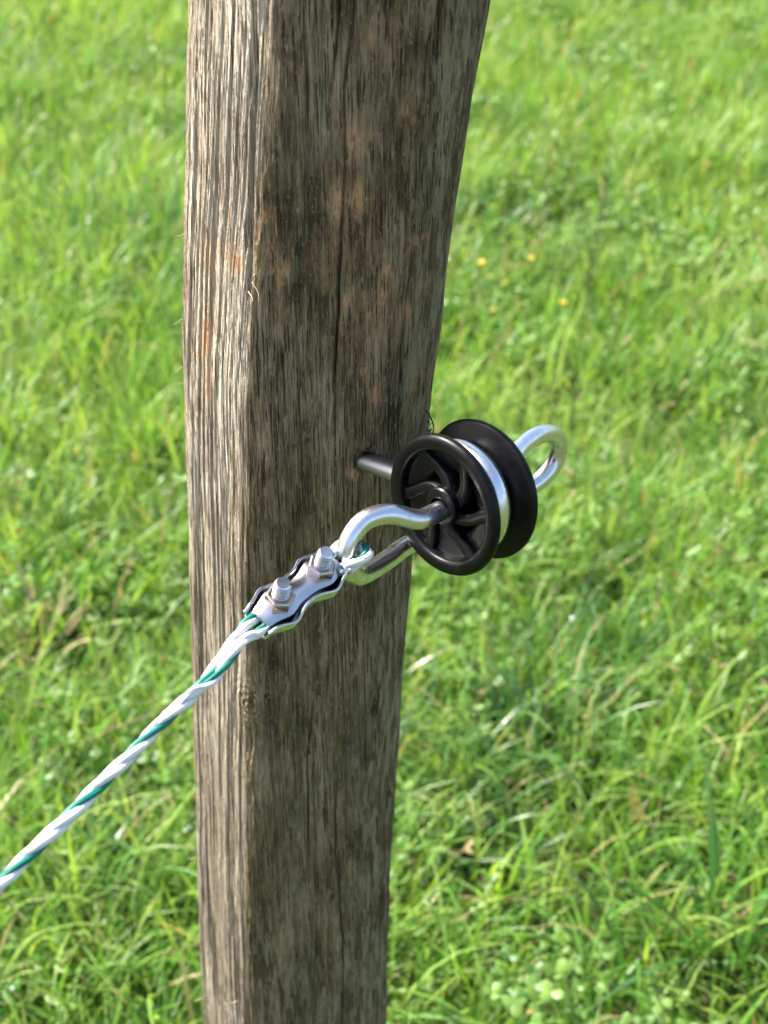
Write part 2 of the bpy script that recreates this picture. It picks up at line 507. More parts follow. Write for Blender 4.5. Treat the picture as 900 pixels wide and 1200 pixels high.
    me.polygons.foreach_set('use_smooth', np.ones(len(ls), bool))
    me.update(calc_edges=True); me.validate()
    # wear: patches where rubbing bared the wood, algae, lichen
    rub = np.zeros_like(SS)
    rag = fbm(SS / 3.2, zm / 7, 71, 5)
    for x, z, rx, rz, a in [(-20.1, .9369, 3.5, 4, .9), (10, .967, 6, 8, .8), (7.3, .9438, 4, 8, 1), (15, .9455, 4, 8, 1), (40, .9265, 4, 3, 1), (33.8, .924, 3, 2.5, 1),
                            (28.8, .9158, 2.2, 4, 1), (29.1, .9049, 2.4, 4.5, .9), (38.6, .8975, 2.5, 5, 1), (23.4, .8975, 2.2, 1.2, 1.2), (14.5, .903, 2, 4, .8),
                            (30.8, .9783, 5, 5, .6), (29.9, .8608, 2.2, 5, .7), (23.7, .8727, 2, 4, .7), (-11.7, .914, 6, 6, .6), (-21.7, .914, 3, 4, .8), (14.8, 1.006, 5, 6, .4),
                            (24, .90, 12, 26, .3), (10, .93, 14, 22, .25), (-17, .92, 6, 14, .4), (47, .86, 3, 8, .6), (44, .905, 3, 6, .5), (24, .8225, 3, 2.2, 1), (30, .823, 2, 2, .8)]:
        rub = np.maximum(rub, a * np.exp(-((xr_ - x) / rx) ** 2 - ((zm - z * 1000) / rz) ** 2))
    rub = rub * np.clip((rag - 0.40) / 0.12, 0.08, 1) * (1 - 0.75 * F)
    for x, z, rx, rz, a in [(-42.2, .8727, 2.5, 12, .9), (-41, .8528, 2, 8, .7), (-30, .915, 3, 5, .8), (-43, .91, 5, 9, .4)]:
        rub = np.maximum(rub, a * F * np.exp(-((xr_ - x) / rx) ** 2 - ((zm - z * 1000) / rz) ** 2))
    rub = np.clip(rub * 1.25, 0, 1)
    low = np.clip((0.86 - ZZ) / 0.2, 0, 1)
    alg_low = np.clip(0.35 + 0.65 * low + (fbm(SS / 30, zm / 60, 81, 3) - 0.5), 0, 1)
    lich = np.clip(0.02 + 0.42 * np.clip((0.74 - ZZ) / 0.1, 0, 1) + 0.65 * rfac[None, :] + 1.3 * (fbm(SS / 16, zm / 75, 91, 3) - 0.5), 0, 1) * (1 - F)
    edge = np.clip(F + 0.5 * (fbm(SS / 6, zm / 30, 95, 3) - 0.5) * (F > 0.02) * (F < 0.98) * 2, 0, 1)
    wear = np.stack([rub, alg_low, edge, lich], -1).reshape(-1, 4)
    wear = np.concatenate([wear, [[0, .5, .3, .2]]])
    ca = me.color_attributes.new('wear', 'FLOAT_COLOR', 'POINT')
    ca.data.foreach_set('color', wear.ravel())
    me.materials.append(WOOD)
    o = bpy.data.objects.new('fence_post', me)
    link(o)
    tag(o, 'weathered grey-brown wooden fence post, split pale on one side, cracked on its face', 'fence post')
    # torn fibres that stand off the wood
    rs = random.Random(7)
    def splinter(p, direc, ln_, r):
        d0 = Vector(direc).normalized()
        side = d0.cross(Vector((0.3, -1, 0.2))).normalized()
        path = catmull([Vector(p) - d0 * 0.002, Vector(p) + d0 * ln_ * .4, Vector(p) + d0 * ln_ * .75 + side * ln_ * .12, Vector(p) + d0 * ln_ + side * ln_ * .3], 4)
        m = MB(); m.add(*tube(path, lambda u: r * (1 - 0.8 * u), 6)); m.build('splinter', SPLINTER, o)
    def on_left(z): return (float(np.interp(z, PZ, PXL)), PY - 0.004, z)
    cx = lambda z: float(np.interp(z, PZ, PXL) + np.interp(z, PZ, PXR)) / 2
    splinter((cx(.907) - .0215, PY - .0405, .909), (.5, -.55, -.65), .006, .00022)
    splinter((cx(.907) - .0235, PY - .0395, .905), (.35, -.7, -.2), .0045, .00025)
    splinter((cx(.912) - .0225, PY - .040, .913), (.1, -.7, .5), .004, .0003)
    for z in (.915, .876, .853, .846, .55, .43):
        splinter(on_left(z), (-1, -.3, rs.uniform(-.8, .9)), rs.uniform(.002, .0045), rs.uniform(.00012, .0002))
    for z in (.47, .42):
        splinter((cx(z) - .03, PY - .037, z), (-.3, -.8, .5), .006, .0004)
build_post()

# ------------------------------------------------------------------ reel, screw eye and link share the frame of the reel's axle
WC = Vector((0.0313, 0.4824, 0.8366))
AX = Vector((-0.7239, -0.6837, 0.0917)).normalized()     # axle, towards the path
E1 = Vector((0.385, -0.5108, -0.7688)); E1 = (E1 - AX * E1.dot(AX)).normalized()
E2 = AX.cross(E1).normalized()
def W(a, u, v): return WC + (AX * a + E1 * u + E2 * v) * 0.001

def build_reel():
    root = empty('reel_insulator', WC)
    tag(root, 'black plastic grooved reel insulator with open curved spokes beside the post', 'insulator')
    mm = 0.001
    def flange(sgn):
        # outer rim, groove side cone, recessed web
        pr = [(14.6, 5.0), (18.5, 5.6), (24.0, 7.4), (26.6, 8.5), (28.0, 9.0), (28.9, 9.5), (29.3, 10.3), (29.2, 11.2), (28.6, 12.3), (27.6, 12.9), (26.2, 13.1), (24.4, 12.9), (23.4, 12.5), (23.0, 11.9),
              (22.8, 11.2), (22.4, 8.3), (21.8, 7.9), (16.0, 6.9), (14.0, 6.3), (13.4, 5.6), (13.2, 1.2), (5.6, 1.0)]
        v, f = lathe([(r * mm, h * mm * sgn) for r, h in pr], E1, E2, AX, WC, 112)
        if sgn < 0: f = [q[::-1] for q in f]
        fl = mesh_obj('flange', v, f, PLASTIC, root, True, 40)
        # curved spokes standing in the recess
        ns = 6
        for k in range(ns):
            m = MB(); a0 = 2 * math.pi * k / ns + 0.35
            pts = []
            for i in range(13):
                t = i / 12
                r = 5.5 + (22.9 - 5.5) * t
                a = a0 + sgn * 0.75 * math.sin(t * math.pi * 0.5) ** 1.3
                pts.append((r, a))
            vv, ff = [], []
            for i, (r, a) in enumerate(pts):
                j0, j1 = max(i - 1, 0), min(i + 1, 12)
                p = Vector((math.cos(a) * r, math.sin(a) * r))
                q0 = Vector((math.cos(pts[j0][1]) * pts[j0][0], math.sin(pts[j0][1]) * pts[j0][0]))
                q1 = Vector((math.cos(pts[j1][1]) * pts[j1][0], math.sin(pts[j1][1]) * pts[j1][0]))
                tn = (q1 - q0).normalized(); nn = Vector((-tn.y, tn.x))
                t = i / 12
                top = 10.4 - 1.0 * math.sin(t * math.pi)
                th = 2.2 + 0.6 * (abs(t - 0.5) * 2) ** 2
                for (o_, h) in ((-th - .25, (6.3 + 1.4 * t) if r > 15 else 1.1), (-th, top - .35), (-th + .35, top), (th - .35, top), (th, top - .35), (th + .25, (6.3 + 1.4 * t) if r > 15 else 1.1)):
                    c = p + nn * o_
                    vv.append(WC + (E1 * c.x + E2 * c.y + AX * (h * sgn)) * mm)
            for i in range(12):
                for j in range(5):
                    ff.append((i * 6 + j, i * 6 + j + 1, (i + 1) * 6 + j + 1, (i + 1) * 6 + j))
            m.add(vv, ff); m.build('spoke', PLASTIC, fl, True, 50)
        # hub boss with a stepped collar
        pr = [(8.0, 1.05), (7.9, 6.2), (7.8, 12.6), (7.3, 13.2), (6.0, 13.4), (4.4, 13.4), (4.1, 14.2), (4.05, 6)]
        v, f = lathe([(r * mm, h * mm * sgn) for r, h in pr], E1, E2, AX, WC, 40)
        if sgn < 0: f = [q[::-1] for q in f]
        mesh_obj('hub', v, f, PLASTIC, fl, True, 35)
    flange(1); flange(-1)
    v, f = lathe([(14.8 * mm, -5.2 * mm), (14.8 * mm, 5.2 * mm)], E1, E2, AX, WC, 64)
    mesh_obj('core', v, f, PLASTIC, root)
build_reel()

def build_screw_eye():
    root = empty('screw_eye', W(0, -29, -49.8))
    tag(root, 'zinc steel screw eye driven into the post, its ring lying in the reel groove', 'screw')
    ring = [W(0, math.cos(2 * math.pi * i / 96) * 19.4, math.sin(2 * math.pi * i / 96) * 19.4) for i in range(96)]
    m = MB(); m.add(*tube(ring, 0.0045, 18, closed=True)); m.build('ring', STEEL, root)
    dirn = Vector((0, -29.1, -49.8)).normalized()
    p = lambda t: W(0.3 - 0.04 * (t - 19), dirn.y * t, dirn.z * t)
    m = MB(); m.add(*tube([p(t) for t in np.linspace(19, 62, 30)], 0.0041, 18)); m.build('shank', DULL, root)
    # threaded point inside the timber
    X = AX; Z = (p(30) - p(20)).normalized(); Y = Z.cross(X)
    prof = []
    for k in range(14):
        prof += [(0.0032, 0.060 + k * .002), (0.0042, 0.061 + k * .002)]
    prof.append((0.0004, 0.094))
    v, f = lathe(prof, X, Y, Z, p(0), 16)
    mesh_obj('thread', v, f, DULL, root)
build_screw_eye()

def build_link():
    L = [(18, 1.6, 0), (25.5, 1.0, -0.8), (35.5, -5.2, -2.8), (45.5, -6.4, -6), (52.8, -1.2, -10.5), (53.5, 6.0, -15.5), (48.5, 11.6, -20.5), (39, 12.8, -25), (22, 11.4, -30), (10, 9.8, -33), (-14, 8.8, -34.5),
         (-50, 8.8, -34.5), (-70, 8, -32.5), (-81, 3.5, -28), (-83, -3, -22), (-77, -9.2, -16), (-64, -11.6, -11.5), (-50, -9.8, -9), (-36, -5.5, -5), (-25, -0.5, -1), (-18, 0.6, 0), (0, 0.8, 0)]
    path = catmull([W(*q) for q in L], 9, True)
    for _ in range(3):
        path = [path[i - 1] * .25 + path[i] * .5 + path[(i + 1) % len(path)] * .25 for i in range(len(path))]
    m = MB(); m.add(*tube(path, 0.0040, 20, closed=True))
    o = m.build('steel_link', STEEL)
    tag(o, 'long bent steel rod link passing through the reel, an eye at each end', 'link')
build_link()

# ------------------------------------------------------------------ rope and its clamp
TIP = W(53.6, 3.0, -11.0)                                     # rod the rope loops round
CC = Vector((-0.0318, 0.4300, 0.8282))                        # clamp middle
DV = Vector((-0.640, -0.765, -0.075)).normalized()            # along the rope, away from the link
NV = Vector((0.275, -0.175, 0.946)); NV = (NV - DV * NV.dot(DV)).normalized()
WV = DV.cross(NV).normalized()
def K(d, w, n): return CC + (DV * d + WV * w + NV * n) * 0.0009

def build_clamp():
    root = empty('rope_clamp', CC)
    tag(root, 'bright zinc two-bolt clamp with wavy edges gripping the doubled rope', 'rope clamp')
    bump = lambda u: math.exp(-((u - 12.2) / 5.6) ** 2) + math.exp(-((u + 12.2) / 5.6) ** 2)
    def trough():
        vv, ff = [], []
        us = np.linspace(-25, 25, 61)
        th = 1.3
        for u in us:
            w = 6.6 + 3.0 * bump(u) - 0.5 * math.exp(-((abs(u) - 25) / 3) ** 2)
            h = 3.6 + 0.5 * math.cos(u * 0.25) - 2.0 * math.exp(-((abs(u) - 25) / 2.5) ** 2)
            base = -4.4
            outer = [(-w - 1.5, h), (-w - .9, base + 3.2), (-w + .2, base + .8), (-w + 2.2, base), (w - 2.2, base), (w - .2, base + .8), (w + .9, base + 3.2), (w + 1.5, h)]
            inner = [(w + 1.5 - th, h), (w + .9 - th, base + 3.3), (w - .6 - th, base + 1.6 + .3), (w - 2.6, base + th), (-w + 2.6, base + th), (-w + .6 + th, base + 1.9), (-w - .9 + th, base + 3.3), (-w - 1.5 + th, h)]
            for (x, n) in outer + inner: vv.append(K(u, x, n))
        m = 16
        for i in range(len(us) - 1):
            for j in range(m): ff.append((i * m + j, i * m + (j + 1) % m, (i + 1) * m + (j + 1) % m, (i + 1) * m + j))
        for e in (0, len(us) - 1):
            for j in range(7): ff.append((e * m + j, e * m + j + 1, e * m + 14 - j, e * m + 15 - j))
        o = mesh_obj('base_plate', vv, ff, PLATE, root, True, 45)
        bv = o.modifiers.new('soft_edges', 'BEVEL'); bv.width = 0.0003; bv.segments = 2; bv.limit_method = 'ANGLE'
    trough()
    vv, ff = [], []
    us = np.linspace(-23, 23, 57); ws = np.linspace(-1, 1, 9); th = 1.5
    for side in (1, 0):
        for u in us:
            w = 5.2 + 2.3 * bump(u) - 0.3 * math.exp(-((abs(u) - 23) / 3) ** 2)
            for x in ws:
                n = 3.2 + 0.5 * math.cos(u * 0.26) * -1 - 1.1 * abs(x) ** 3 - 0.9 * math.exp(-((abs(u) - 23) / 3) ** 2)
                vv.append(K(u, x * w, n + th * side))
    nu, nw = len(us), len(ws); off = nu * nw
    for i in range(nu - 1):
        for j in range(nw - 1):
            a = i * nw + j
            ff.append((a, a + 1, a + nw + 1, a + nw)); ff.append((off + a, off + a + nw, off + a + nw + 1, off + a + 1))
        for j in (0, nw - 1):
            a = i * nw + j; ff.append((a, a + nw, off + a + nw, off + a))
    for i in (0, nu - 1):
        for j in range(nw - 1):
            a = i * nw + j; ff.append((a, a + 1, off + a + 1, off + a))
    mesh_obj('top_plate', vv, ff, PLATE, root, True, 50)
    for s, (bd, tilt, turn) in enumerate(((12.2, 0.02, 0.30), (-12.2, -0.03, 0.55))):
        O = K(bd, 0, 0)
        Z = (NV + DV * tilt + WV * tilt * .6).normalized(); X = (DV - Z * DV.dot(Z)).normalized(); Y = Z.cross(X)
        prof = [(0.0, -6.6), (4.6, -6.6), (5.0, -6.0), (5.0, -4.6), (3.0, -4.5), (2.6, 4.5), (2.6, 9.6)]
        h = 9.9
        while h < 16.4:
            prof += [(3.5, h), (3.5, h + .3), (2.6, h + .75), (2.6, h + .95)]; h += 1.45
        prof += [(3.3, h), (2.8, h + .5), (0.0, h + .55)]
        v, f = lathe([(r * .0009, q * .0009) for r, q in prof], X, Y, Z, O, 28)
        bolt = mesh_obj('bolt', v, f, PLATE, root, True, 30)
        # hexagon nut with chamfered corners
        vv, ff = [], []
        levels = [(5.9, 4.4), (6.3, 4.8), (6.3, 9.3), (5.6, 10.0), (3.0, 10.02)]
        for (r, q) in levels:
            for k in range(6):
                a = turn + k * math.pi / 3
                rr = r if r > 4 else r
                vv.append(O + (X * math.cos(a) * rr + Y * math.sin(a) * rr + Z * q) * .0009)
        for i in range(len(levels) - 1):
            for k in range(6): ff.append((i * 6 + k, i * 6 + (k + 1) % 6, (i + 1) * 6 + (k + 1) % 6, (i + 1) * 6 + k))
        o = mesh_obj('nut', vv, ff, NUT, bolt, False)
        bv = o.modifiers.new('soft_edges', 'BEVEL'); bv.width = 0.00025; bv.segments = 2
build_clamp()

def strand_mesh(name, mat, parent, center, phase, pitch, hr, sr, seg=12, taper=None, flat=1.0):
    """one helical strand laid about a centre line; uv runs round and along it"""
    fr = frames(center)
    s = 0; path = []; ss = []
    for i, p in enumerate(center):
        if i: s += (center[i] - center[i - 1]).length
        a = phase + 2 * math.pi * s / pitch
        u = i / (len(center) - 1)
        h = hr * (taper(u) if taper else 1.0)
        path.append(p + fr[i][1] * math.cos(a) * h + fr[i][2] * math.sin(a) * h); ss.append(s)
    v, f = tube(path, lambda u: sr * (1 + 0.07 * math.sin(u * 43 + phase * 3)) * ((0.35 + 0.65 * min(1, taper(u))) if taper else 1.0), seg)
    if seg >= 30:      # bundled filaments: lobed section that turns along the strand
        for q in range(len(v)):
            i = q // seg; th = 2 * math.pi * (q % seg) / seg
            lob = abs(math.cos(3.5 * th + ss[i] * 160 + phase)) ** 0.6
            v[q] = path[i] + (v[q] - path[i]) * (0.93 + 0.10 * lob)
    o = mesh_obj(name, v, f, mat, parent)
    me = o.data
    uv = me.uv_layers.new(name='UVMap')
    n = len(path)
    for poly in me.polygons:
        for li in poly.loop_indices:
            vi = me.loops[li].vertex_index
            k = vi % seg; i = min(vi // seg, n - 1)
            if k == 0 and max(me.loops[x].vertex_index % seg for x in poly.loop_indices) == seg - 1: kk = 1.0
            else: kk = k / seg
            uv.data[li].uv = (kk, ss[i] / 0.012)
    return o

def build_rope():
    root = empty('fence_rope', K(30, 0, 0))
    tag(root, 'white fence rope twisted with a green strand, looped through the steel link', 'rope')
    far = [Vector((-0.1729, 0.2334, 0.7929)), Vector((-0.1482, 0.2703, 0.7978)), Vector((-0.1196, 0.3125, 0.8035)), Vector((-0.1000, 0.3398, 0.8086)), Vector((-0.0858, 0.3592, 0.8125)), Vector((-0.0731, 0.3755, 0.8170)), Vector((-0.0617, 0.3901, 0.8210))]
    # main run up to the clamp, over the rod and back as a tail
    DH = Vector((DV.x, DV.y, 0)).normalized(); SH = Vector((-DH.y, DH.x, 0))
    if SH.dot(WV) < 0: SH = -SH
    lp = lambda a: TIP + (-DH * math.cos(a) + SH * math.sin(a)) * 0.0060
    main = far + [K(33, 1.6, -.3), K(24, 3.0, 0), K(0, 3.1, 0), K(-20, 3.3, 0), K(-26, 4.2, 0)] + [lp(a) for a in (1.25, 0.7, 0, -0.7, -1.25)] + [K(-26, -4.2, 0), K(-20, -3.3, 0), K(0, -3.1, 0), K(22, -3.0, 0)]
    line = catmull(main, 16)
    line = [p + Vector((0, 0, 0.0003 * math.sin(i * 0.11))) for i, p in enumerate(line)]
    for k, (mt) in enumerate((WHITE, WHITE, GREEN)):
        strand_mesh('strand', mt, root, line, 2 * math.pi * k / 3 + 0.5, 0.031, 0.00106, (0.00146, 0.00146, 0.00118)[k], 36)
    strand_mesh('wire', STEEL, root, line, 1.55, 0.031, 0.00228, 0.00011, 6)
    strand_mesh('wire', STEEL, root, line, 3.3, 0.031, 0.00231, 0.00011, 6)
    # free end laid back into the main run
    tail = [K(21, -3.0, 0), K(27, -3.2, 0), K(34, -2.0, .4), far[-1] + WV * -0.0022 + NV * 0.0012, far[-1] + (far[-2] - far[-1]) * .45 + NV * 0.0026, far[-1] + (far[-2] - far[-1]) * .9 + NV * .0012]
    tl = catmull(tail, 10)
    tp = lambda u: 1.0 if u < .55 else max(0.12, 1 - (u - .55) / .45 * .9)
    for k, (mt) in enumerate((WHITE, GREEN, WHITE)):
        strand_mesh('strand', mt, root, tl, 2 * math.pi * k / 3 + 4.2, 0.031, 0.00085, 0.00112, 36, tp)
build_rope()

# a snagged hair between post and reel
def build_hair():
    root_p = Vector((0.0155, 0.5480, 0.8480))
    p = [Vector((0.0178, 0.5330, 0.8475)), Vector((0.0192, 0.5270, 0.8478)), Vector((0.0206, 0.5200, 0.8464)), W(-3, -26.5, -9.0), W(1.5, -27.4, -8.6)]
    m = MB(); m.add(*tube(catmull(p, 8), 0.00035, 6))
    rs = random.Random(3)
    for k in range(9):
        a = p[1].lerp(p[3], rs.random()); b = a + Vector((rs.uniform(-1, 1), rs.uniform(-1, 1), rs.uniform(-1, 1))) * .0014
        m.add(*tube([a, (a + b) / 2 + Vector((0, 0, .0003)), b], 0.0002, 5))
    o = m.build('hair_strand', HAIR)
    tag(o, 'short black hair snagged between the post edge and the reel rim', 'hair')
build_hair()

# ------------------------------------------------------------------ meadow plants
def clump_mesh(name, seed, mat, count, radius, lmin, lmax, wmin, wmax, lean, bend, dry=0.05, segs=4, thresh=0.0):
    rs = np.random.RandomState(seed)
    V, F, T = [], [], []
    for b in range(count):
        r = radius * math.sqrt(rs.rand()); a = rs.rand() * 6.283
        x0, y0 = r * math.cos(a), r * math.sin(a)
        az = a + rs.normal(0, 0.9) if radius < 0.03 else rs.rand() * 6.283
        L = lmin + (lmax - lmin) * rs.rand() ** 1.3
        w = wmin + (wmax - wmin) * rs.rand()
        ln = abs(rs.normal(lean, lean * 0.6)); bd = abs(rs.normal(bend, bend * 0.6))
        dx, dy = math.cos(az), math.sin(az)
        tw = rs.normal(0, 0.5)
        sx, sy = -math.sin(az + tw), math.cos(az + tw)
        tint = rs.rand(); dr = 1.0 if rs.rand() < dry else (0.25 * rs.rand() ** 3)
        k0 = len(V)
        ang = ln; px_, pz_ = 0.0, -0.004
        for i in range(segs + 1):
            t = i / segs
            ww = w * (0.75 + 0.5 * t - 1.22 * t * t)
            if i == segs: ww = w * 0.03
            cx_, cy_ = x0 + dx * px_, y0 + dy * px_
            V.append((cx_ - sx * ww / 2, cy_ - sy * ww / 2, pz_)); V.append((cx_ + sx * ww / 2, cy_ + sy * ww / 2, pz_))
            T += [(tint, dr if (dr > .9 or t > .7) else 0.0, t, 1)] * 2
            px_ += L / segs * math.sin(ang); pz_ += L / segs * math.cos(ang)
            ang = min(ang + bd / segs * (0.6 + 0.8 * t), 2.2)
        for i in range(segs):
            F.append((k0 + 2 * i, k0 + 2 * i + 1, k0 + 2 * i + 3, k0 + 2 * i + 2))
    return finish_plant(name, V, F, T, mat)

def finish_plant(name, V, F, T, mat):
    me = bpy.data.meshes.new(name)
    me.from_pydata(V, [], F); me.update()
    me.polygons.foreach_set('use_smooth', [True] * len(me.polygons))
    ca = me.color_attributes.new('tint', 'FLOAT_COLOR', 'POINT')
    ca.data.foreach_set('color', np.array(T, float).ravel())
    me.materials.append(mat)
    return bpy.data.objects.new(name, me)

def herb_mesh(name, seed, mat, stems, radius, hmin, hmax, leaf, kind):
    """clover-like trefoils ('trefoil') or rosettes of small oval leaves ('oval')"""
    rs = np.random.RandomState(seed)
    V, F, T = [], [], []
    def leaf_at(c, az, tilt, ln, wd, tint, dr):
        d = np.array([math.cos(az) * math.cos(tilt), math.sin(az) * math.cos(tilt), math.sin(tilt)])
        s = np.array([-math.sin(az), math.cos(az), 0]); n = np.cross(d, s) * -1
        k0 = len(V)
        prof = [(0, .12), (.25, .72), (.55, 1.0), (.85, .75), (1.0, .15)]
        for (t, w) in prof:
            cen = c + d * ln * t - n * ln * .18 * t * t
            for q in (-1, 0, 1):
                V.append(tuple(cen + s * wd * w * .5 * q + n * wd * (.13 * abs(q)))); T.append((tint, dr, t, 1))
        for i in range(4):
            for q in (0, 1):
                a = k0 + i * 3 + q; F.append((a, a + 1, a + 4, a + 3))
    for b in range(stems):
        r = radius * math.sqrt(rs.rand()); a = rs.rand() * 6.283
        base = np.array([r * math.cos(a) * .6, r * math.sin(a) * .6, 0.0])
        h = hmin + (hmax - hmin) * rs.rand()
        tip = np.array([r * math.cos(a) + rs.normal(0, .008), r * math.sin(a) + rs.normal(0, .008), h])
        tint = rs.rand(); dr = 0.0 if rs.rand() > .03 else 1.0
        k0 = len(V)
        for t in (0, .5, 1):
            p = base + (tip - base) * t
            V.append((p[0] - .0006, p[1], p[2])); V.append((p[0] + .0006, p[1], p[2])); T += [(tint, dr, 0, 1)] * 2
        F.append((k0, k0 + 1, k0 + 3, k0 + 2)); F.append((k0 + 2, k0 + 3, k0 + 5, k0 + 4))
        az = rs.rand() * 6.283
        sz = leaf * (0.6 + 0.7 * rs.rand())
        if kind == 'trefoil':
            tl = rs.normal(0.1, 0.3)
            for q in range(3): leaf_at(tip, az + q * 2.094, tl + rs.normal(0, .15), sz, sz * .85, tint, dr)
        elif kind == 'oval':
            for q in range(rs.randint(3, 6)):
                t = .35 + .65 * rs.rand()
                leaf_at(base + (tip - base) * t, az + q * 1.9, rs.normal(.35, .3), sz * 1.3, sz * .55, tint, dr)
        else:
            leaf_at(base, az, rs.uniform(.25, .8), sz * 3, sz * .9, tint, dr)
    return finish_plant(name, V, F, T, mat)

def scatter(name, sources, pts, rots, scls, idxs, label, cat):
    me = bpy.data.meshes.new(name)
    me.vertices.add(len(pts)); me.vertices.foreach_set('co', np.asarray(pts, float).ravel())
    for nm, typ, dat in (('rot', 'FLOAT_VECTOR', rots), ('scl', 'FLOAT', scls), ('pick', 'INT', idxs)):
        a = me.attributes.new(nm, typ, 'POINT')
        a.data.foreach_set('vector' if typ == 'FLOAT_VECTOR' else 'value', np.asarray(dat).ravel())
    o = bpy.data.objects.new(name, me); link(o)
    ng = bpy.data.node_groups.new(name, 'GeometryNodeTree')
    ng.interface.new_socket('Geometry', in_out='INPUT', socket_type='NodeSocketGeometry')
    ng.interface.new_socket('Geometry', in_out='OUTPUT', socket_type='NodeSocketGeometry')
    gi = ng.nodes.new('NodeGroupInput'); go = ng.nodes.new('NodeGroupOutput')
    g2i = ng.nodes.new('GeometryNodeGeometryToInstance')
    for s in reversed(sources):
        oi = ng.nodes.new('GeometryNodeObjectInfo'); oi.inputs['Object'].default_value = s
        ng.links.new(oi.outputs['Geometry'], g2i.inputs[0]) if False else None
        inst = ng.nodes.new('GeometryNodeGeometryToInstance')
        ng.links.new(oi.outputs['Geometry'], inst.inputs[0])
        if s is sources[-1]: jn = ng.nodes.new('GeometryNodeJoinGeometry')
        ng.links.new(inst.outputs[0], jn.inputs[0])
    iop = ng.nodes.new('GeometryNodeInstanceOnPoints')
    iop.inputs['Pick Instance'].default_value = True
    ng.links.new(gi.outputs[0], iop.inputs['Points']); ng.links.new(jn.outputs[0], iop.inputs['Instance'])
    for nm, typ, sock in (('pick', 'INT', 'Instance Index'), ('rot', 'FLOAT_VECTOR', 'Rotation'), ('scl', 'FLOAT', 'Scale')):
        na = ng.nodes.new('GeometryNodeInputNamedAttribute'); na.data_type = typ; na.inputs['Name'].default_value = nm
        ng.links.new(na.outputs['Attribute'], iop.inputs[sock])
    ng.links.new(iop.outputs[0], go.inputs[0])
    md = o.modifiers.new('scatter', 'NODES'); md.node_group = ng
    tag(o, label, cat, kind='stuff')
    return o

def field(n, y0, y1, seed, xa=0.6, xb=0.36):
    """random points in the strip of meadow, wider with distance"""
    rs = np.random.RandomState(seed)
    y = y0 + (y1 - y0) * rs.rand(n * 3); half = xa + xb * y
    keep = rs.rand(n * 3) < half / (xa + xb * y1)
    y = y[keep][:n]; half = half[keep][:n]
    x = (rs.rand(len(y)) * 2 - 1) * half
    return x, y

def off_post(x, y): return (np.hypot(x + 0.07, y - PY) > 0.075)

def build_meadow():
    turf = [clump_mesh('turf_patch', 100 + i, GRASS, 230, 0.13, 0.045, 0.12, 0.0026, 0.0052, 0.5, 1.0, 0.06) for i in range(6)]
    tall = [clump_mesh('tall_clump', 200 + i, GRASS, 46, 0.055, 0.08, 0.18, 0.003, 0.0062, 0.34, 1.2, 0.05, 6) for i in range(6)]
    wisp = [clump_mesh('wisp_patch', 300 + i, GRASS, 40, 0.12, 0.07, 0.15, 0.0024, 0.005, 0.7, 1.0, 0.2, 5) for i in range(4)]
    clov = [herb_mesh('clover_clump', 400 + i, HERB, 70, 0.11, 0.03, 0.085, 0.0105, 'trefoil') for i in range(4)]
    oval = [herb_mesh('chickweed_clump', 500 + i, HERB, 34, 0.09, 0.03, 0.08, 0.011, 'oval') for i in range(3)]
    dark = [clump_mesh('dark_clump', 700 + i, SEDGE, 40, 0.05, 0.09, 0.2, 0.0035, 0.007, 0.4, 1.1, 0.05, 6) for i in range(4)]
    rose = [herb_mesh('rosette_clump', 600 + i, HERB, 8, 0.015, 0.0, 0.01, 0.02, 'rosette') for i in range(3)]
    rs = np.random.RandomState(9)
    def rot(n, t=0.12): return np.stack([rs.normal(0, t, n), rs.normal(0, t, n), rs.rand(n) * 6.283], -1)
    def place(src, x, y, smin, smax, name, label, cat, patch=None, tilt=.12):
        ok = off_post(x, y)
        if patch is not None: ok &= patch(x, y)
        x, y = x[ok], y[ok]; n = len(x)
        z = gheight(x, y)
        sc = smin + (smax - smin) * rs.rand(n)
        scatter(name, src, np.stack([x, y, z], -1), rot(n, tilt), sc, rs.randint(0, len(src), n), label, cat)
    tuftiness = lambda x, y: fbm(x * 2.4 + 9, y * 2.4 + 5, 17, 3)
    x, y = field(2100, 0.3, 7.5, 1)
    place(turf, x, y, .8, 1.35, 'short_grass', 'short bright green turf grass covering the meadow floor', 'grass')
    x, y = field(4200, 0.3, 7.5, 2)
    place(tall, x, y, .6, 1.15, 'tufted_grass', 'taller tufted grass growing in loose patches over the meadow', 'grass', lambda x, y: tuftiness(x, y) > .44 + .22 * np.random.RandomState(5).rand(len(x)))
    x, y = field(2600, 0.3, 7.5, 8)
    place(dark, x, y, .6, 1.1, 'dark_grass', 'darker blue-green grass in scattered drifts among the bright turf', 'grass', lambda x, y: fbm(x * 1.5 + 31, y * 1.5 + 8, 37, 3) > .53)
    x, y = field(1000, 0.3, 7.5, 3)
    place(wisp, x, y, .7, 1.3, 'wispy_grass', 'thin arching grass blades, some dried to straw', 'grass', None, .2)
    x, y = field(650, 0.3, 7.5, 4)
    place(clov, x, y, .7, 1.3, 'clover_patch', 'low clover leaves filling gaps between the grass', 'clover', lambda x, y: tuftiness(x, y) < .40 + .25 * np.random.RandomState(6).rand(len(x)))
    x, y = field(800, 0.3, 7.5, 6)
    place(oval, x, y, .7, 1.4, 'chickweed_patch', 'small oval-leaved weeds scattered among the grass', 'weeds', lambda x, y: fbm(x * 1.9 + 3, y * 1.9, 27, 3) > .48)
    x, y = field(400, 0.3, 7.5, 7)
    place(rose, x, y, .6, 1.2, 'leaf_rosettes', 'flat rosettes of broad leaves low in the turf', 'weeds')
build_meadow()

